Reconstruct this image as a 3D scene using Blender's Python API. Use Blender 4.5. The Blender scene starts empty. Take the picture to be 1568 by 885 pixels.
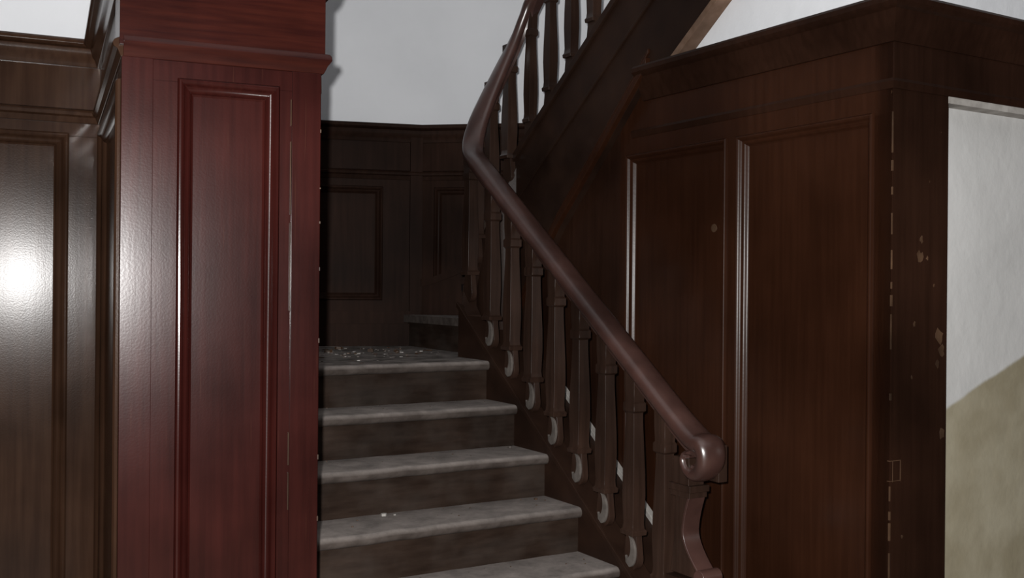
import bpy, math, random
from mathutils import Vector, Matrix
random.seed(4)
sc = bpy.context.scene
try:
    sc.view_settings.view_transform = 'Standard'
except Exception:
    pass

TH = math.radians(31)
CN, SN = math.cos(TH), math.sin(TH)
def W(t, s, z=0.0):
    return (CN*t - SN*s, SN*t + CN*s, z)
def W2(t, s):
    return W(t, s)[:2]
RZ = 0.175
RUN = 0.245
SL = RZ/RUN
def zn(s): return 0.70 + (s-3.34)*SL          # lower flight nosing line
def zu(s): return 2.10 + (4.5-s)*SL           # upper flight nosing line

# ------------------------------------------------------------------ materials
def newmat(name):
    m = bpy.data.materials.new(name); m.use_nodes = True
    nt = m.node_tree
    return m, nt, nt.nodes, nt.links, nt.nodes['Principled BSDF']

def ramp(N, pts):
    r = N.new('ShaderNodeValToRGB')
    e = r.color_ramp.elements
    while len(e) < len(pts): e.new(0.5)
    for i, (p, c) in enumerate(pts):
        e[i].position = p; e[i].color = (c[0], c[1], c[2], 1)
    return r

def mixc(N, L, fac, a, b):
    m = N.new('ShaderNodeMix'); m.data_type = 'RGBA'
    L.new(fac, m.inputs[0])
    for v, i in ((a, 6), (b, 7)):
        if isinstance(v, tuple): m.inputs[i].default_value = (v[0], v[1], v[2], 1)
        else: L.new(v, m.inputs[i])
    return m.outputs[2]

def wood(name, c1, c2, rough=0.3, chips=0.0, chipcol=(0.22, 0.14, 0.085), spec=0.5, bump=0.15, scl=(35, 35, 1.6), cloud=(0.6, 1.35), dust=0.0, scratch=0.0, topdust=None, fine=110):
    m, nt, N, L, B = newmat(name)
    tc = N.new('ShaderNodeTexCoord')
    mp = N.new('ShaderNodeMapping'); mp.inputs['Scale'].default_value = scl
    L.new(tc.outputs['Object'], mp.inputs[0])
    n1 = N.new('ShaderNodeTexNoise'); n1.inputs['Scale'].default_value = 1.5; n1.inputs['Detail'].default_value = 6
    L.new(mp.outputs[0], n1.inputs[0])
    r1 = ramp(N, [(0.3, c1), (0.7, c2)])
    L.new(n1.outputs[0], r1.inputs[0])
    n2 = N.new('ShaderNodeTexNoise'); n2.inputs['Scale'].default_value = 2.3; n2.inputs['Detail'].default_value = 4
    L.new(tc.outputs['Object'], n2.inputs[0])
    r2 = ramp(N, [(0.3, (cloud[0],)*3), (0.7, (cloud[1],)*3)])
    L.new(n2.outputs[0], r2.inputs[0])
    mul = N.new('ShaderNodeMix'); mul.data_type = 'RGBA'; mul.blend_type = 'MULTIPLY'; mul.inputs[0].default_value = 1
    L.new(r1.outputs[0], mul.inputs[6]); L.new(r2.outputs[0], mul.inputs[7])
    col = mul.outputs[2]
    if dust > 0:
        n5 = N.new('ShaderNodeTexNoise'); n5.inputs['Scale'].default_value = 6; n5.inputs['Detail'].default_value = 8
        L.new(tc.outputs['Object'], n5.inputs[0])
        r5 = ramp(N, [(0.45, (0, 0, 0)), (0.75, (dust,)*3)]); L.new(n5.outputs[0], r5.inputs[0])
        col = mixc(N, L, r5.outputs[0], col, (0.22, 0.2, 0.18))
    if topdust:
        # dust lies on upward facing surfaces only, worn unevenly
        ge = N.new('ShaderNodeNewGeometry'); sx = N.new('ShaderNodeSeparateXYZ')
        L.new(ge.outputs['Normal'], sx.inputs[0])
        rt = ramp(N, [(0.15, (0,)*3), (0.93, (1,)*3)]); L.new(sx.outputs[2], rt.inputs[0])
        n8 = N.new('ShaderNodeTexNoise'); n8.inputs['Scale'].default_value = 9; n8.inputs['Detail'].default_value = 9; n8.inputs['Roughness'].default_value = .7
        L.new(tc.outputs['Object'], n8.inputs[0])
        r8 = ramp(N, [(.3, tuple(x*.55 for x in topdust)), (.7, tuple(x*1.25 for x in topdust))]); L.new(n8.outputs[0], r8.inputs[0])
        col = mixc(N, L, rt.outputs[0], col, r8.outputs[0])
    if scratch > 0:
        # a few faint hairline scratches at different slants
        for rot, off in (((1.0, .3, .4), 0.0), ((-.9, .5, 1.1), 3.7), ((.6, -.8, .2), 9.3)):
            mp6 = N.new('ShaderNodeMapping'); mp6.inputs['Scale'].default_value = (150, 150, 4.0); mp6.inputs['Rotation'].default_value = rot
            mp6.inputs['Location'].default_value = (off, off, off)
            L.new(tc.outputs['Object'], mp6.inputs[0])
            n6 = N.new('ShaderNodeTexNoise'); n6.inputs['Scale'].default_value = 1.0; n6.inputs['Detail'].default_value = 0.0
            L.new(mp6.outputs[0], n6.inputs[0])
            r6 = ramp(N, [(.0, (0,)*3), (.80, (0,)*3), (.86, (scratch,)*3), (1., (scratch,)*3)])
            L.new(n6.outputs[0], r6.inputs[0])
            col = mixc(N, L, r6.outputs[0], col, chipcol)
    if chips > 0:
        mp3 = N.new('ShaderNodeMapping'); mp3.inputs['Scale'].default_value = (34, 34, 20)
        L.new(tc.outputs['Object'], mp3.inputs[0])
        n3 = N.new('ShaderNodeTexNoise'); n3.inputs['Scale'].default_value = 1.0; n3.inputs['Detail'].default_value = 3
        L.new(mp3.outputs[0], n3.inputs[0])
        th = 0.80 - chips*0.12
        r3 = ramp(N, [(th, (0, 0, 0)), (th+0.02, (1, 1, 1))]); L.new(n3.outputs[0], r3.inputs[0])
        col = mixc(N, L, r3.outputs[0], col, chipcol)
    L.new(col, B.inputs['Base Color'])
    n4 = N.new('ShaderNodeTexNoise'); n4.inputs['Scale'].default_value = fine; n4.inputs['Detail'].default_value = 3
    L.new(tc.outputs['Object'], n4.inputs[0])
    add = N.new('ShaderNodeMath'); add.operation = 'ADD'
    L.new(n4.outputs[0], add.inputs[0]); L.new(n1.outputs[0], add.inputs[1])
    bp = N.new('ShaderNodeBump'); bp.inputs['Strength'].default_value = bump; bp.inputs['Distance'].default_value = 0.002
    L.new(add.outputs[0], bp.inputs['Height']); L.new(bp.outputs[0], B.inputs['Normal'])
    mr = N.new('ShaderNodeMapRange'); mr.inputs[3].default_value = rough*0.85; mr.inputs[4].default_value = rough*1.15
    L.new(n2.outputs[0], mr.inputs[0]); L.new(mr.outputs[0], B.inputs['Roughness'])
    B.inputs['Specular IOR Level'].default_value = spec
    return m

def plaster(name, c1, c2, scale=3.0, rough=0.8, diag=False):
    m, nt, N, L, B = newmat(name)
    tc = N.new('ShaderNodeTexCoord')
    n1 = N.new('ShaderNodeTexNoise'); n1.inputs['Scale'].default_value = scale; n1.inputs['Detail'].default_value = 6
    L.new(tc.outputs['Object'], n1.inputs[0])
    r1 = ramp(N, [(0.3, c1), (0.7, c2)]); L.new(n1.outputs[0], r1.inputs[0])
    col = r1.outputs[0]
    if diag:
        dot = N.new('ShaderNodeVectorMath'); dot.operation = 'DOT_PRODUCT'
        k = 0.42
        dot.inputs[1].default_value = (-CN*k, -SN*k, 1.0)
        L.new(tc.outputs['Object'], dot.inputs[0])
        a = N.new('ShaderNodeMath'); a.operation = 'MULTIPLY_ADD'; a.inputs[1].default_value = 0.07
        L.new(n1.outputs[0], a.inputs[0]); L.new(dot.outputs['Value'], a.inputs[2])
        c0 = 1.120 - k*2.97 + 0.035
        r2 = ramp(N, [(0.0, (1, 1, 1)), (0.494, (1, 1, 1)), (0.506, (0, 0, 0)), (1.0, (0, 0, 0))])
        sh = N.new('ShaderNodeMath'); sh.operation = 'ADD'; sh.inputs[1].default_value = 0.5 - c0
        L.new(a.outputs[0], sh.inputs[0]); L.new(sh.outputs[0], r2.inputs[0])
        nn = N.new('ShaderNodeTexNoise'); nn.inputs['Scale'].default_value = 5; nn.inputs['Detail'].default_value = 5
        L.new(tc.outputs['Object'], nn.inputs[0])
        rr = ramp(N, [(0.35, (0.29, 0.255, 0.175)), (0.65, (0.38, 0.345, 0.255))]); L.new(nn.outputs[0], rr.inputs[0])
        col = mixc(N, L, r2.outputs[0], col, rr.outputs[0])
    L.new(col, B.inputs['Base Color'])
    B.inputs['Roughness'].default_value = rough
    B.inputs['Specular IOR Level'].default_value = 0.15
    bp = N.new('ShaderNodeBump'); bp.inputs['Strength'].default_value = 0.35; bp.inputs['Distance'].default_value = 0.01
    n2 = N.new('ShaderNodeTexNoise'); n2.inputs['Scale'].default_value = 14; n2.inputs['Detail'].default_value = 6
    L.new(tc.outputs['Object'], n2.inputs[0])
    L.new(n2.outputs[0], bp.inputs['Height']); L.new(bp.outputs[0], B.inputs['Normal'])
    return m

M_left  = wood('varnished_oak_brown', (0.029, 0.0135, 0.0078), (0.045, 0.0225, 0.0132), 0.195, spec=0.14, bump=.06, fine=170)
RC1, RC2 = (0.0215, 0.0040, 0.0032), (0.0335, 0.0068, 0.0053)
M_red   = wood('varnished_mahogany_red', RC1, RC2, 0.21, chips=0.12, chipcol=(0.06, 0.020, 0.012), spec=0.32, bump=.045, scratch=.35, cloud=(.55, 1.4), fine=170)
M_redh  = wood('mahogany_frieze_red', RC1, (0.046, 0.0095, 0.0058), 0.22, chips=0.0, spec=0.3, bump=.06, scl=(3, 3, 45))
M_dark  = wood('dark_oak', (0.019, 0.0080, 0.0046), (0.026, 0.0110, 0.0065), 0.38, spec=0.15)
M_right = wood('dark_mahogany', (0.0235, 0.0082, 0.0039), (0.0315, 0.0112, 0.0054), 0.30, spec=0.22, cloud=(.7, 1.25), bump=.07)
M_chip  = wood('worn_mahogany', (0.018, 0.0075, 0.0042), (0.025, 0.0105, 0.0060), 0.32, chips=0.4, chipcol=(.10, .055, .03), spec=0.24)
M_back  = wood('stairwell_oak', (0.0155, 0.0076, 0.0050), (0.0235, 0.0115, 0.0078), 0.5, spec=0.04, bump=.05)  # dark oak's own tone on the stairwell panelling
M_rail  = wood('handrail_mahogany', (0.042, 0.0195, 0.0155), (0.070, 0.0335, 0.0270), 0.30, spec=0.9, scl=(8, 8, 8), bump=0.05)
M_string= wood('stringer_oak', (0.016, 0.0080, 0.0054), (0.026, 0.0130, 0.0084), 0.4, spec=0.16, scl=(6, 6, 6))
M_tread = wood('dusty_tread', (0.045, 0.035, 0.030), (0.095, 0.078, 0.069), 0.85, spec=0.08, scl=(5, 20, 14), cloud=(0.8, 1.15), bump=0.3, topdust=(.245, .214, .196))
M_riser = wood('stair_riser_oak', (0.018, 0.0108, 0.0076), (0.031, 0.0198, 0.0145), 0.6, spec=0.06, scl=(5, 5, 30), dust=0.08)
M_land  = wood('landing_dust', (0.09, 0.078, 0.070), (0.34, 0.30, 0.275), 0.9, spec=0.06, scl=(9, 9, 9), cloud=(0.5, 1.3), bump=0.4)
M_dustlit = wood('dusty_lit_wood', (0.070, 0.060, 0.053), (0.135, 0.118, 0.106), 0.6, spec=0.1, scl=(14, 14, 14))  # dusty chips, and foot crescents with flash light painted into the tone
M_tan   = wood('raw_soffit_edge', (0.14, 0.085, 0.055), (0.22, 0.14, 0.10), 0.6, spec=0.1, scl=(14, 14, 14))
M_white = plaster('white_plaster', (0.71, 0.725, 0.75), (0.78, 0.795, 0.82), 2.0)
M_wr    = plaster('painted_plaster', (0.54, 0.54, 0.53), (0.65, 0.65, 0.64), 2.2, diag=True)
M_wood_edge = wood('raw_worn_edge', (0.04, 0.020, 0.010), (0.10, 0.055, 0.030), 0.5, scl=(8, 8, 8), cloud=(.3, 1.4))
M_floor = wood('floor_boards', (0.06, 0.04, 0.03), (0.10, 0.07, 0.05), 0.6, scl=(3, 25, 3))
M_deb   = plaster('plaster_flakes', (0.28, 0.26, 0.24), (0.46, 0.44, 0.41), 20)

# ------------------------------------------------------------------ mesh builder
class MB:
    def __init__(s, name, mats, parent=None, bevel=0.0, smooth=35):
        s.name, s.mats, s.parent, s.bevel, s.sm = name, mats, parent, bevel, smooth
        s.v, s.f, s.mi = [], [], []
    def idx(s, m):
        if m not in s.mats: s.mats.append(m)
        return s.mats.index(m)
    def add(s, verts, faces, mat):
        o = len(s.v); k = s.idx(mat)
        s.v += [tuple(v) for v in verts]
        for f in faces:
            s.f.append([i+o for i in f]); s.mi.append(k)
    def box(s, F, a0, a1, b0, b1, z0, z1, mat):
        P = [F(a, b, z) for z in (z0, z1) for b in (b0, b1) for a in (a0, a1)]
        s.add(P, [(0,1,3,2),(4,6,7,5),(0,4,5,1),(2,3,7,6),(0,2,6,4),(1,5,7,3)], mat)
    def prism(s, pts, F, d0, d1, mat, topmat=None):
        """pts 2D; F(p,d)->xyz"""
        n = len(pts)
        V = [F(p, d0) for p in pts] + [F(p, d1) for p in pts]
        s.add(V, [tuple(range(n))] + [(i, (i+1) % n, n+(i+1) % n, n+i) for i in range(n)], mat)
        s.add([F(p, d1) for p in pts], [tuple(range(n))], topmat or mat)
    def rings(s, R, mat, cap=True, closed=True):
        n = len(R[0]); V = [p for r in R for p in r]; Fs = []
        for i in range(len(R)-1):
            for j in range(n if closed else n-1):
                k = (j+1) % n
                Fs.append((i*n+j, i*n+k, (i+1)*n+k, (i+1)*n+j))
        if cap and closed:
            Fs.append(tuple(range(n))); Fs.append(tuple((len(R)-1)*n+j for j in range(n)))
        s.add(V, Fs, mat)
    def build(s):
        me = bpy.data.meshes.new(s.name)
        me.from_pydata(s.v, [], s.f)
        for m in s.mats: me.materials.append(m)
        for p, k in zip(me.polygons, s.mi): p.material_index = k
        import bmesh
        bm = bmesh.new(); bm.from_mesh(me)
        bmesh.ops.remove_doubles(bm, verts=bm.verts, dist=1e-6)
        bmesh.ops.recalc_face_normals(bm, faces=bm.faces)
        bm.to_mesh(me); bm.free()
        me.polygons.foreach_set('use_smooth', [True]*len(me.polygons))
        try: me.set_sharp_from_angle(angle=math.radians(s.sm))
        except Exception: pass
        ob = bpy.data.objects.new(s.name, me)
        sc.collection.objects.link(ob)
        if s.parent: ob.parent = s.parent
        if s.bevel > 0:
            b = ob.modifiers.new('bevel', 'BEVEL'); b.width = s.bevel; b.segments = 2; b.limit_method = 'ANGLE'; b.angle_limit = math.radians(50)
            try: b.harden_normals = True
            except Exception: pass
        return ob

def empty(name):
    e = bpy.data.objects.new(name, None); sc.collection.objects.link(e); return e

def frame(p, q):
    dx, dy = q[0]-p[0], q[1]-p[1]; L = math.hypot(dx, dy); dx /= L; dy /= L
    def F(a, b, z): return (p[0]+dx*a+dy*b, p[1]+dy*a-dx*b, z)
    return F, L

def sweep_plan(mb, path, prof, mat):
    """sweep a (b,z) profile along a plan polyline, b to the right of travel, mitred"""
    n = len(path); R = []
    for i, p in enumerate(path):
        ns = []
        for (u, v) in ((i-1, i), (i, i+1)):
            if u >= 0 and v < n:
                dx, dy = path[v][0]-path[u][0], path[v][1]-path[u][1]; l = math.hypot(dx, dy)
                ns.append((dy/l, -dx/l))
        if len(ns) == 1: m = ns[0]
        else:
            mx, my = ns[0][0]+ns[1][0], ns[0][1]+ns[1][1]
            d = mx*ns[0][0]+my*ns[0][1]; m = (mx/d, my/d)
        R.append([(p[0]+m[0]*b, p[1]+m[1]*b, z) for b, z in prof])
    mb.rings(R, mat)

MPROF = [(-.012, 0), (-.011, .007), (-.006, .012), (.000, .013), (.006, .010), (.010, .003), (.016, -.002), (.024, -.005), (.031, -.011), (.034, -.018), (.040, -.0215)]
def mould(mb, F, a0, a1, z0, z1, mat, k=1.0):
    R = []
    for w, b in MPROF:
        w *= k
        R.append([F(a0+w, b, z0+w), F(a1-w, b, z0+w), F(a1-w, b, z1-w), F(a0+w, b, z1-w)])
    mb.rings(R, mat, cap=False)

def wains(mb, F, a0, a1, zb, zt, panels, mat, pmat=None, pz=(0.3, 2.11), k=1.0, D=0.06):
    pmat = pmat or mat
    z0, z1 = pz
    if not panels:
        mb.box(F, a0, a1, -D, 0, zb, zt, mat); return
    mb.box(F, a0, a1, -D, 0, zb, z0, mat)
    mb.box(F, a0, a1, -D, 0, z1, zt, mat)
    c = a0
    for (x0, x1) in panels:
        mb.box(F, c, x0, -D, 0, z0, z1, mat)
        mb.box(F, x0, x1, -D, -.0215, z0, z1, pmat)
        mould(mb, F, x0, x1, z0, z1, mat, k)
        c = x1
    mb.box(F, c, a1, -D, 0, z0, z1, mat)

CAP = [(-.05, 2.468), (.052, 2.468), (.060, 2.460), (.060, 2.448), (.050, 2.440), (.036, 2.436), (.031, 2.422), (.028, 2.408), (.018, 2.396), (.014, 2.384), (.010, 2.372), (-.05, 2.370)]
CAPR = [(-.05, 2.470), (.062, 2.470), (.070, 2.460), (.070, 2.444), (.058, 2.432), (.046, 2.426), (.040, 2.408), (.034, 2.388), (.022, 2.370), (.016, 2.350), (.010, 2.335), (-.05, 2.330)]
LEDGE = [(-.02, 2.212), (.010, 2.212), (.022, 2.206), (.027, 2.197), (.024, 2.187), (.014, 2.181), (.010, 2.170), (.006, 2.160), (-.02, 2.156)]

# ------------------------------------------------------------------ left wall + return + pillar
d25 = (math.cos(math.radians(25)), math.sin(math.radians(25)))
C1 = (-1.5705, 3.966)
LW0 = (C1[0]-d25[0]*2.6, C1[1]-d25[1]*2.6)
PL = (-1.040, 2.780)
PR = (-0.551, 2.990)
pd = Vector((PR[0]-PL[0], PR[1]-PL[1])).normalized()
PB = (PR[0]-pd.y*0.30, PR[1]+pd.x*0.30)

wl = MB('wall_left', [M_left], bevel=0.002)
F, L = frame(LW0, C1)
wains(wl, F, 0, L, 0.12, 2.40, [(0.35, L-.95), (L-.82, L-.118)], M_left)
wl.box(F, 0, L, -.06, .018, 0, .14, M_left)
wl.box(F, 0, L, -.16, -.03, 2.40, 5.2, M_white)
F, L = frame(C1, PL)
wains(wl, F, 0, L-.004, 0.12, 2.40, [(.10, L-.12)], M_left)
wl.box(F, 0, L-.004, -.06, .018, 0, .14, M_left)
sweep_plan(wl, [LW0, C1, PL], CAP, M_left)
sweep_plan(wl, [LW0, C1, PL], LEDGE, M_left)
wl.build()

pp = MB('panelled_pillar', [M_red], bevel=0.002)
F, L = frame(PL, PR)
x0, x1, xs, xe = 0.149, 0.405, 0.076, 0.449   # panel edges, left strip, right seam (metres along the face)
wains(pp, F, 0, L, 0.16, 2.21, [(x0, x1)], M_red, pz=(.35, 2.105), k=0.85)
# raised edge strips (pilaster corner boards)
pp.box(F, -.004, xs, -.02, .008, 0.16, 2.16, M_red)
pp.box(F, xe, L-.002, -.02, .006, 0.16, 2.16, M_red)
zz_ = .35
while zz_ < 2.05:   # worn seam where the varnish has rubbed off
    l_ = random.uniform(.05, .30)
    if random.random() < .75:
        pp.box(F, xe-.004, xe-.0015, -.02, .0070, zz_, min(zz_+l_, 2.08), M_wood_edge)
    zz_ += l_+random.uniform(.01, .05)
zz_ = .4
while zz_ < 2.1:    # chipped outer arris
    l_ = random.uniform(.004, .016)
    pp.box(F, L-random.uniform(.002, .005), L+.0006, -.004, .0063, zz_, zz_+l_, M_wood_edge)
    zz_ += l_+random.uniform(.08, .35)
pp.box(F, -.012, L+.012, -.06, .020, 0.0, .18, M_red)
# frieze + crown
pp.box(F, -.010, L+.008, -.25, .014, 2.19, 2.42, M_redh)
F2, L2 = frame(PR, PB)
pp.box(F2, 0.004, L2, -.05, -.001, 0.0, 2.30, M_red)
pp.box(F2, 0.004, L2, -.05, .008, 2.19, 2.42, M_redh)
path = [(PL[0]+0.0, PL[1]), PR, PB]
RL = [(-.02, 2.214), (.020, 2.214), (.025, 2.206), (.026, 2.196), (.021, 2.188), (.016, 2.182), (.010, 2.168), (.006, 2.160), (-.02, 2.156)]
sweep_plan(pp, path, RL, M_redh)
CR = [(-.02, 2.53), (.065, 2.53), (.07, 2.50), (.060, 2.475), (.045, 2.45), (.035, 2.415), (.028, 2.392), (.022, 2.378), (-.02, 2.375)]
sweep_plan(pp, path, CR, M_redh)
F, L = frame(PL, PR)
pp.box(F, .01, L-.01, -.29, -.05, 0, 2.45, M_red)
pp.build()

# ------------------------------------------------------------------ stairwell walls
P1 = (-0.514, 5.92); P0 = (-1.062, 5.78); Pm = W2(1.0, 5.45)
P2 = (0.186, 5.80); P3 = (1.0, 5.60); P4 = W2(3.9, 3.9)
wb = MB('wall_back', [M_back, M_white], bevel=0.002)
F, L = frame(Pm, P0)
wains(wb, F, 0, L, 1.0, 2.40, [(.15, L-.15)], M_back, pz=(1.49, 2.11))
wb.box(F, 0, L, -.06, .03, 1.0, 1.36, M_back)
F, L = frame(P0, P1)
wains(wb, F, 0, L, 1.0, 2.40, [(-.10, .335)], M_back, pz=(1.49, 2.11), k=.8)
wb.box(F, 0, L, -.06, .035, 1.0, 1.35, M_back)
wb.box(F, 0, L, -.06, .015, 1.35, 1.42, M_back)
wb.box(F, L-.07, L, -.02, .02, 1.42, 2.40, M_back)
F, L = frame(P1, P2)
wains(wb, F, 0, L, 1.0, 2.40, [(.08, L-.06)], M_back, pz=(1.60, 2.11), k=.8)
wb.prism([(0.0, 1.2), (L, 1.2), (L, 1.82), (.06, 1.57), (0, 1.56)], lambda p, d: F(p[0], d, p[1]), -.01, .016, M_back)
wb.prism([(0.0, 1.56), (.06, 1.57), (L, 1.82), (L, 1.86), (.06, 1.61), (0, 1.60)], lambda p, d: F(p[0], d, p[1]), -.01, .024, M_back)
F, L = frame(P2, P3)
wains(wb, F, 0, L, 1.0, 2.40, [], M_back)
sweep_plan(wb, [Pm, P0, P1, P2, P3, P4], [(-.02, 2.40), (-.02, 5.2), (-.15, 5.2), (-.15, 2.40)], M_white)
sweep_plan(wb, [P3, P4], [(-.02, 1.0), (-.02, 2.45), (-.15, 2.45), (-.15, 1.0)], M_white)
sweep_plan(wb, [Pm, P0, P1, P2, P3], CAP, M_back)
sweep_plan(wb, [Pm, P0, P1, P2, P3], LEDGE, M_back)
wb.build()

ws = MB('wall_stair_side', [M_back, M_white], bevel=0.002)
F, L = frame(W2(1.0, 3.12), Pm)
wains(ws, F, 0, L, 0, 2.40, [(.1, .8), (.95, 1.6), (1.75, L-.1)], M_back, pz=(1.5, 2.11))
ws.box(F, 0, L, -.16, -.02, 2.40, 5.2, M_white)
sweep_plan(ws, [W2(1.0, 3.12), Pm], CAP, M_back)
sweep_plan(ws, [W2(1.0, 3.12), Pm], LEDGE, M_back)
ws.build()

# ------------------------------------------------------------------ right panelled wall (under upper flight)
TW = 2.70
SC = 2.19
wr = MB('wall_right', [M_right], bevel=0.002)
A0 = W2(TW, 4.42); A1 = W2(TW, SC)
F, L = frame(A0, A1)
def sa(s): return 4.42 - s
wr.prism([(0, 0), (sa(3.60), 0), (sa(3.60), 2.25), (sa(3.75), 2.12), (sa(4.02), 1.85), (sa(4.30), 1.52), (0, 1.35)],
         lambda p, d: F(p[0], d, p[1]), -.06, 0, M_dark)
wains(wr, F, sa(3.60), L-.001, 0.0, 2.40, [(sa(3.545), sa(2.945)), (sa(2.875), sa(2.27))], M_right, pz=(.25, 2.112), k=0.8)
sweep_plan(wr, [W2(TW, 3.44), A1, W2(4.6, SC)], CAPR, M_dark)
sweep_plan(wr, [W2(TW, 3.52), A1, W2(4.6, SC)], [(-.02, 2.222), (.004, 2.222), (.009, 2.212), (.006, 2.200), (.003, 2.19), (-.02, 2.188)], M_dark)
# small plugged hole in the first panel
hp = [(sa(3.03)+.016*math.cos(6.283*j/14), 1.79+.016*math.sin(6.283*j/14)) for j in range(14)]
wr.prism([(x_, z_) for x_, z_ in hp], lambda p, d: F(p[0], d, p[1]), -.023, -.0195, M_wood_edge)
F, L = frame(A1, W2(4.6, SC))
wr.box(F, 0, .27, -.07, 0, 0, 2.21, M_chip)
wr.box(F, 0, L, -.07, .004, 2.19, 2.40, M_dark)
wr.box(F, .27, L, -.07, .002, 2.168, 2.19, M_deb)
# worn, slightly ragged arris
zz_ = .5
while zz_ < 2.1:
    l_ = random.uniform(.02, .13)
    if random.random() < .62:
        w_ = random.uniform(.0015, .0035)
        wr.box(F, -.002, w_, -w_, .002, zz_, zz_+l_, M_wood_edge)
    zz_ += l_+random.uniform(.005, .05)
# worn mortise mark
for (a0_, a1_, z0_, z1_) in ((-.001, .05, 1.02, 1.0225), (-.001, .05, .957, .959), (.012, .0135, .955, 1.02), (.048, .050, .955, 1.02)):
    wr.box(F, a0_, a1_, -.01, .0012, z0_, z1_, M_wood_edge)
# paint loss patches near the outer edge
for (ac, zc, r_) in ((.14, 1.72, .013), (.135, 1.665, .018), (.17, 1.66, .006), (.235, 1.41, .024), (.245, 1.36, .022), (.225, 1.32, .012), (.10, 1.28, .006), (.25, 1.09, .017), (.06, .78, .006), (.11, 1.45, .007)):
    n_ = 9
    pts_ = [(ac+math.cos(6.283*j/n_)*r_*random.uniform(.4, 1.0), zc+math.sin(6.283*j/n_)*r_*random.uniform(.5, 1.5)) for j in range(n_)]
    wr.prism(pts_, lambda p, d: F(p[0], d, p[1]), -.005, .0008, M_wood_edge)
wr.build()
wp = MB('wall_far_right', [M_wr])
wp.box(F, .27, L, -.20, -.055, 0, 2.175, M_wr)
wp.box(F, .0, L, -.20, -.03, 2.42, 5.2, M_white)
wp.build()
wt = MB('wall_under_stairs', [M_white])
wt.prism([(SC+.01, 2.42), (3.40, 2.42), (3.30, 2.55), (SC+.01, zu(SC)-.40)], lambda p, d: W(d, p[0], p[1]), 2.725, 2.80, M_white)
wt.build()

# ------------------------------------------------------------------ staircase
st = empty('staircase')
tr = MB('treads', [M_tread], st, smooth=50)
ri = MB('risers', [M_riser], st)
T0, T1 = 1.06, 2.335
def nose_ring(t, s0, s1, z):
    h = .042; pts = []
    for k in range(7):
        a = math.pi/2 + math.pi*k/6
        pts.append((s0 + h/2 + math.cos(a)*h/2, z-h/2+math.sin(a)*h/2))
    pts = pts + [(s1, z-h), (s1, z)]
    return [W(t, p[0], p[1]) for p in pts]
for m in range(1, 7):
    s0 = 3.34+(m-4)*RUN
    z = m*RZ
    ts = [T0 + (T1-T0)*i/16 for i in range(17)]
    R = []
    for t in ts:
        wob = (random.random()-.5)*.006
        R.append(nose_ring(t, s0-.0+wob, s0+RUN+.03, z+wob*.4))
    tr.rings(R, M_tread)
    ri.box(lambda a, b, c: W(a, b, c), T0, T1, s0+.028, s0+.05, z-RZ, z-.036, M_riser)
s0 = 4.075
ri.box(lambda a, b, c: W(a, b, c), T0, T1, s0+.028, s0+.05, 6*RZ, 7*RZ-.036, M_riser)
tr.rings([nose_ring(t, s0, s0+.20, 7*RZ) for t in (T0, 1.5, 2.0, T1)], M_tread)
lp = [W2(T0, s0+.05), W2(T1, s0+.05), W2(2.36, 4.40), W2(2.52, 4.50), P1, P0, Pm]
tr.prism(lp, lambda p, d: (p[0], p[1], d), 1.17, 1.2255, M_riser, M_land)
tr.build(); ri.build()
# winders
wd = MB('winders', [M_tread, M_riser], st)
Cc = W2(2.5, 4.5)
poly = [P0, P1, P2, P3, P4]
def hit(ang):
    d = (CN*math.cos(ang)-SN*math.sin(ang), SN*math.cos(ang)+CN*math.sin(ang))
    for i in range(len(poly)-1):
        a, b = poly[i], poly[i+1]
        ex, ey = b[0]-a[0], b[1]-a[1]
        den = d[0]*ey-d[1]*ex
        if abs(den) < 1e-9: continue
        r = ((a[0]-Cc[0])*ey-(a[1]-Cc[1])*ex)/den
        q = ((a[0]-Cc[0])*d[1]-(a[1]-Cc[1])*d[0])/den
        if r > 0 and 0 <= q <= 1: return (Cc[0]+d[0]*r, Cc[1]+d[1]*r), i
    return (Cc[0]+d[0], Cc[1]+d[1]), len(poly)-2
angs = [math.radians(a) for a in (88, 66, 44, 22, 0)]
for i in range(4):
    p, ia = hit(angs[i]); q, ib = hit(angs[i+1])
    pts = [Cc, p] + [poly[j] for j in range(ia+1, ib+1)] + [q]
    z = (8+i)*RZ
    wd.prism(pts, lambda pt, d: (pt[0], pt[1], d), 1.2, z-.04, M_riser)
    dx, dy = p[0]-Cc[0], p[1]-Cc[1]; l = math.hypot(dx, dy); ox, oy = -dy/l*.022, dx/l*.022
    wd.prism([(Cc[0]+ox, Cc[1]+oy), (p[0]+ox, p[1]+oy)] + pts[2:], lambda pt, d: (pt[0], pt[1], d), z-.04, z, M_tread)
wd.build()
# upper flight
uf = MB('upper_flight', [M_tread, M_riser], st)
s = 4.5; z = 12*RZ
while s > 2.35:
    uf.box(lambda a, b, c: W(a, b, c), 2.75, 3.86, s-RUN-.02, s+.02, z-.04, z, M_tread)
    uf.box(lambda a, b, c: W(a, b, c), 2.75, 3.86, s-.03, s-.01, z-RZ, z-.04, M_riser)
    s -= RUN; z += RZ
uf.prism([(4.5, 1.95), (4.5, 1.82), (2.2, 1.82+2.3*SL), (2.2, 1.95+2.3*SL)], lambda p, d: W(d, p[0], p[1]), 2.80, 3.86, M_white)
uf.build()

# stringers
sg = MB('stringers', [M_string], st, bevel=0.003)
G = lambda p, d: W(d, p[0], p[1])
a, b = 2.60, 4.38
sg.prism([(a, zn(a)-.30), (b, zn(b)-.30), (b, zn(b)+.035), (a, zn(a)+.035)], G, 2.335, 2.42, M_string)
sg.prism([(a, zn(a)+.02), (b, zn(b)+.02), (b, zn(b)+.045), (a, zn(a)+.045)], G, 2.322, 2.335, M_string)
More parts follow.
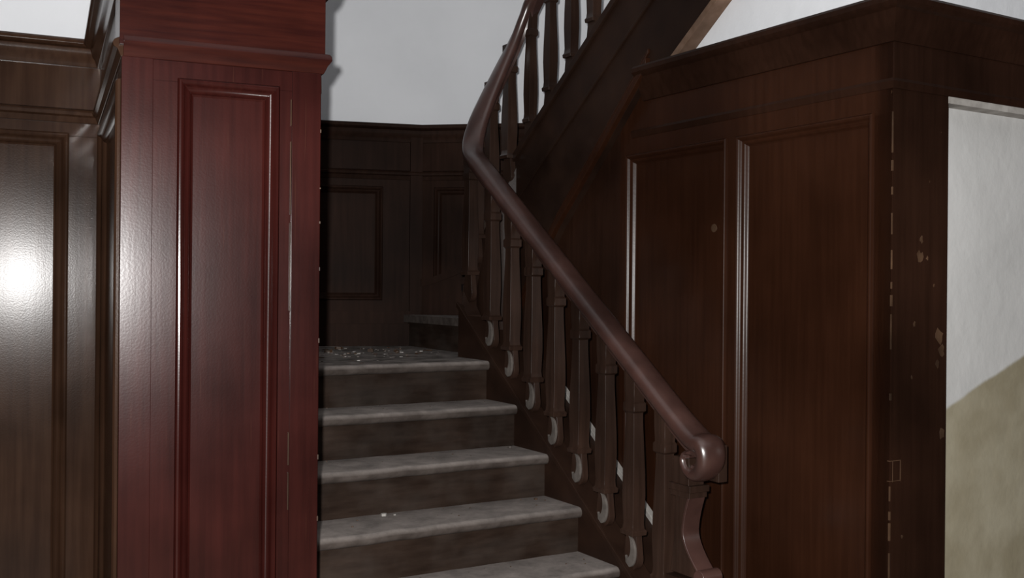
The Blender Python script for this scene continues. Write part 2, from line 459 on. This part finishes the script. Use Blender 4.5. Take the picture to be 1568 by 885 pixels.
# sloping board closing the gap to the panelled wall, pale dusty edge strip
sg.prism([(a, zn(a)-.14), (b, zn(b)-.14), (b, zn(b)-.09), (a, zn(a)-.09)], G, 2.42, 2.695, M_string)
sg.prism([(a+.2, zn(a+.2)-.10), (4.0, zn(4.0)-.10), (4.0, zn(4.0)-.065), (a+.2, zn(a+.2)-.065)], G, 2.67, 2.698, M_deb)
# upper stringer
top = [(4.46, zu(4.46)+.05), (2.25, zu(2.25)+.05)]
bot = [(2.25, zu(2.25)-.55), (3.22, zu(3.22)-.55), (3.40, 2.42), (3.70, 2.13), (4.02, 1.83), (4.30, 1.50), (4.46, 1.26)]
sg.prism(top+bot, G, 2.665, 2.76, M_string)
def strip(pts, w, t0, t1, mat):
    up = [(s_, z_+w) for s_, z_ in pts]
    sg.prism(pts+up[::-1], G, t0, t1, mat)
lowl = [(3.36, 2.46), (3.70, 2.13), (4.02, 1.83), (4.30, 1.50), (4.44, 1.30)]
strip(lowl, .035, 2.640, 2.665, M_right)
strip([(s_, z_+.055) for s_, z_ in lowl], .018, 2.652, 2.665, M_right)
strip([(2.25, zu(2.25)+.02), (4.44, zu(4.44)+.02)], .04, 2.65, 2.665, M_string)
strip([(2.25, zu(2.25)-.20), (4.44, zu(4.44)-.20)], .015, 2.655, 2.665, M_string)
strip([(2.25, zu(2.25)-.565), (3.25, zu(3.25)-.565)], .035, 2.66, 2.735, M_tan)
# curved string round the well
well = [(2.378, 4.30), (2.385, 4.36), (2.42, 4.42), (2.48, 4.46), (2.56, 4.475), (2.63, 4.465), (2.69, 4.43)]
wz = [zn(4.30)+.04, 1.47, 1.56, 1.70, 1.88, 2.04, 2.17]
R = []
for i, (t, s_) in enumerate(well):
    t0_, s0_ = well[max(i-1, 0)]; t1_, s1_ = well[min(i+1, len(well)-1)]
    dx, dy = t1_-t0_, s1_-s0_; l = math.hypot(dx, dy); nx, ny = -dy/l*.035, dx/l*.035
    R.append([W(t+nx, s_+ny, 1.15), W(t-nx, s_-ny, 1.15), W(t-nx, s_-ny, wz[i]), W(t+nx, s_+ny, wz[i])])
sg.rings(R, M_string)
sg.build()

# ------------------------------------------------------------------ balustrade
bal = empty('stair_balustrade')
hr = MB('handrail', [M_rail], bal, smooth=50)
TR = 2.375
def catmull(P, n=8):
    out = []
    for i in range(len(P)-1):
        p0, p1, p2, p3 = P[max(i-1, 0)], P[i], P[i+1], P[min(i+2, len(P)-1)]
        for k in range(n):
            t = k/n
            out.append(tuple(0.5*((2*b)+(-a+c)*t+(2*a-5*b+4*c-d)*t*t+(-a+3*b-3*c+d)*t**3) for a, b, c, d in zip(p0, p1, p2, p3)))
    out.append(P[-1]); return out
OFF = .778
rail = [(TR, 2.722, 1.000, .22), (TR, 2.742, .996, .32), (TR, 2.752, .972, .42), (TR, 2.738, .940, .55), (TR, 2.706, .926, .72), (TR, 2.672, .944, .88), (TR, 2.652, .985, .98), (TR, 2.666, 1.032, 1.04), (TR, 2.72, zn(2.72)+OFF+.008, 1.04)]
for k in range(1, 12):
    s_ = 2.72 + (4.18-2.72)*k/11
    rail.append((TR, s_, zn(s_)+OFF, 1.0))
rail += [(TR, 4.26, zn(4.26)+OFF, .97), (2.382, 4.325, 2.18, .92), (2.405, 4.375, 2.24, .9), (2.45, 4.415, 2.34, .9), (2.51, 4.435, 2.46, .9), (2.58, 4.44, 2.60, .9), (2.645, 4.425, 2.74, .9), (2.69, 4.38, 2.87, .9), (2.71, 4.30, 2.98, .9)]
for k in range(1, 8):
    s_ = 4.30 - k*.28
    rail.append((2.71, s_, zu(s_)+.74, .9))
rp = catmull(rail, 6)
# moulded section: broad flattened top, quirk, narrow base
prof = [(-.018, -.034), (.018, -.034), (.021, -.022), (.031, -.017), (.038, -.008), (.039, .004), (.034, .015), (.022, .021), (0, .0235), (-.022, .021), (-.034, .015), (-.039, .004), (-.038, -.008), (-.031, -.017), (-.021, -.022)]
pts = [Vector(W(p[0], p[1], p[2])) for p in rp]
R = []
side = None
for i, p in enumerate(pts):
    tan = (pts[min(i+1, len(pts)-1)]-pts[max(i-1, 0)]).normalized()
    if side is None:
        side = Vector(W(1, 0, 0))
    side = (side - tan*side.dot(tan)).normalized()
    hz = tan.cross(Vector((0, 0, 1)))
    if hz.length > .3:
        hz.normalize()
        if hz.dot(side) < 0: hz = -hz
        side = (side*0.7+hz*0.3); side = (side - tan*side.dot(tan)).normalized()
    up = side.cross(tan)
    if i > 60 and up.z < 0: up = -up
    k = rp[i][3]
    kw = max(k, .85)*1.46; kh = k*1.34
    R.append([p + side*(x*kw) + up*(y*kh) for x, y in prof])
hr.rings(R, M_rail)
hr.build()

M_bal = wood('baluster_oak', (0.022, 0.0115, 0.0078), (0.037, 0.0198, 0.0138), 0.33, spec=0.30)
bl = MB('balusters', [M_bal], bal, bevel=0.0015)
BP = [(.115, .036, .032), (.130, .038, .034), (.138, .031, .028), (.160, .029, .026), (.26, .034, .028), (.34, .033, .027), (.52, .025, .022), (.565, .024, .022), (.572, .033, .028), (.600, .033, .028), (.608, .027, .024), (.66, .030, .026), (.74, .031, .026)]
def baluster(t, s_, zf, zr, light=True, w=1.0):
    h = zr-zf
    R = []
    for (y, hw, ht) in BP:
        zz = zf + (y if y < .2 else .2+(y-.2)*(h-.2+.0)/(.52))
        zz = min(zz, zr+.0)
        c = []
        for (sx, sy) in ((-1, -1), (1, -1), (1, 1), (-1, 1)):
            c.append(W(t+sy*ht*w, s_+sx*hw*w, zz))
        R.append(c)
    bl.rings(R, M_bal)
    # sawn scroll foot; pale crescent paints the flash light on its dusty hollow
    pts_ = [(s_-.030, zf+.116)]
    for k in range(13):
        a = math.pi + math.pi*k/12
        pts_.append((s_+.042*math.cos(a), zf+.030+.045*math.sin(a)))
    pts_ += [(s_+.030, zf+.116)]
    bl.prism(pts_, G, t-.012, t+.016, M_bal)
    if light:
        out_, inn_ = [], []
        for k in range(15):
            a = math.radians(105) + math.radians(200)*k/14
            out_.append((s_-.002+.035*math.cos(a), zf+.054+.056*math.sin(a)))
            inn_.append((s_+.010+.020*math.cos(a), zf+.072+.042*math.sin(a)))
        bl.prism(out_+inn_[::-1], G, t-.022, t-.012, M_dustlit)
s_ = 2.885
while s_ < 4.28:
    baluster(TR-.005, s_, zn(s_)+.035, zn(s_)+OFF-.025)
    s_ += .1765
for (t, s1, zf, zr) in ((2.40, 4.385, 1.50, 2.22), (2.47, 4.455, 1.68, 2.38), (2.56, 4.47, 1.88, 2.57), (2.65, 4.45, 2.08, 2.76)):
    baluster(t, s1, zf, zr, False)
s_ = 4.35
while s_ > 2.4:
    baluster(2.71, s_, zu(s_)+.045, zu(s_)+.72, False, .85)
    s_ -= .1765
bl.build()

nw = MB('newel_console', [M_bal], bal, bevel=0.002, smooth=40)
def ns(pts, t0, t1, mat): nw.prism(pts, G, t0, t1, mat)
sN = 2.745
nw.box(lambda a, b, c: W(a, b, c), TR-.034, TR+.034, sN-.022, sN+.06, .865, .98, M_bal)
nw.box(lambda a, b, c: W(a, b, c), TR-.044, TR+.044, sN-.040, sN+.075, .865, .888, M_bal)
nw.box(lambda a, b, c: W(a, b, c), TR-.040, TR+.040, sN-.032, sN+.068, .845, .866, M_bal)
front = []
for k in range(17):
    y = k/16
    z_ = .845 - y*.265
    x = -.022 + .030*math.sin(y*math.pi) - .075*max(0, y-.45)**1.5*2.6
    front.append((sN+x, z_))
back = [(sN+.07, .58), (sN+.055, .70), (sN+.05, .845)]
ns(front+back, TR-.032, TR+.032, M_bal)
fr2 = [(a_-.005, b_) for a_, b_ in front]
ns(fr2+[(a_+.006, b_) for a_, b_ in front[::-1]], TR-.036, TR+.036, M_rail)
sc_e = []
for d in (-.042, .042):
    sc_e.append([W(TR+d, sN-.085+math.cos(a)*.026, .590+math.sin(a)*.026) for a in [2*math.pi*j/20 for j in range(20)]])
nw.rings(sc_e, M_rail)
nw.box(lambda a, b, c: W(a, b, c), TR-.05, TR+.05, sN-.10, sN+.08, .0, .570, M_string)
nw.box(lambda a, b, c: W(a, b, c), TR+.03, TR+.068, 2.645, 2.76, .905, 1.03, M_bal)
nw.build()

# ------------------------------------------------------------------ debris on the landing and treads
db = MB('plaster_debris', [M_deb], smooth=10)
for i in range(300):
    if random.random() < .75:
        x = random.gauss(1.9, .38); y = random.gauss(5.0, .28)
    else:
        x = random.uniform(1.1, 2.3); y = random.uniform(4.15, 5.2)
    if not (1.05 < x < 2.45 and 4.12 < y < 5.22): continue
    if x > 2.3 and y < 4.6: continue
    z = 1.2257; r = random.uniform(.004, .013) if random.random() < .92 else random.uniform(.02, .034)
    n = random.choice([4, 5, 6]); ph = random.random()*6
    ring = [W(x+math.cos(ph+6.283*j/n)*r*random.uniform(.6, 1.1), y+math.sin(ph+6.283*j/n)*r*random.uniform(.5, 1.1), z) for j in range(n)]
    h = r*random.uniform(.15, .5)
    topr = [(a_*.9+W(x, y)[0]*.1, b_*.9+W(x, y)[1]*.1, c_+h*random.uniform(.6, 1.2)) for a_, b_, c_ in ring]
    db.rings([ring, topr], random.choice([M_deb, M_land, M_wood_edge, M_wood_edge]) if r < .02 else M_wood_edge)
extra = [(1.60, 3.575, 4, .012, M_deb), (1.64, 3.565, 4, .006, M_deb), (2.28, 3.80, 5, .010, M_dustlit), (2.26, 3.56, 4, .008, M_wood_edge)]
for i in range(46):
    m_ = random.choice([3, 4, 5, 6])
    s_f = 3.34+(m_-4)*RUN
    extra.append((random.uniform(1.4, 2.3), s_f+random.uniform(.10, .25), m_, random.uniform(.0015, .004), random.choice([M_dustlit, M_wood_edge, M_wood_edge])))
for (tt, ss, m, r, mt) in extra:
    x, y, z = tt, ss, m*RZ+.001
    ring = [W(x+math.cos(6.283*j/5)*r, y+math.sin(6.283*j/5)*r*.8, z) for j in range(5)]
    topr = [(a_, b_, c_+r*.8) for a_, b_, c_ in ring]
    db.rings([ring, topr], mt)
db.build()

# ------------------------------------------------------------------ floor and ceiling
fl = MB('floor', [M_floor]); I = lambda a, b, c: (a, b, c)
fl.box(I, -5, 6, -2, 7, -.1, 0, M_floor); fl.build()
ce = MB('ceiling', [M_white]); ce.box(I, -5, 6, -2, 7, 5.2, 5.3, M_white); ce.build()

# ------------------------------------------------------------------ light + camera
w = bpy.data.worlds.new('World'); sc.world = w; w.use_nodes = True
w.node_tree.nodes['Background'].inputs[0].default_value = (0.95, 0.95, 1.0, 1)
w.node_tree.nodes['Background'].inputs[1].default_value = 0.015
ld = bpy.data.lights.new('camera_flash', 'POINT'); ld.energy = 580; ld.shadow_soft_size = 0.018; ld.color = (1.0, .985, .97)
lo = bpy.data.objects.new('camera_flash', ld); lo.location = (-.055, -.01, 1.615); sc.collection.objects.link(lo)

cd = bpy.data.cameras.new('camera'); cd.sensor_width = 36; cd.lens = 36*1600/1568.0
cd.clip_start = .05
co = bpy.data.objects.new('camera', cd); sc.collection.objects.link(co)
co.matrix_world = Matrix.Translation((0, 0, 1.55)) @ Matrix.Rotation(math.radians(-.5), 4, 'Y') @ Matrix.Rotation(math.radians(90), 4, 'X')
sc.camera = co
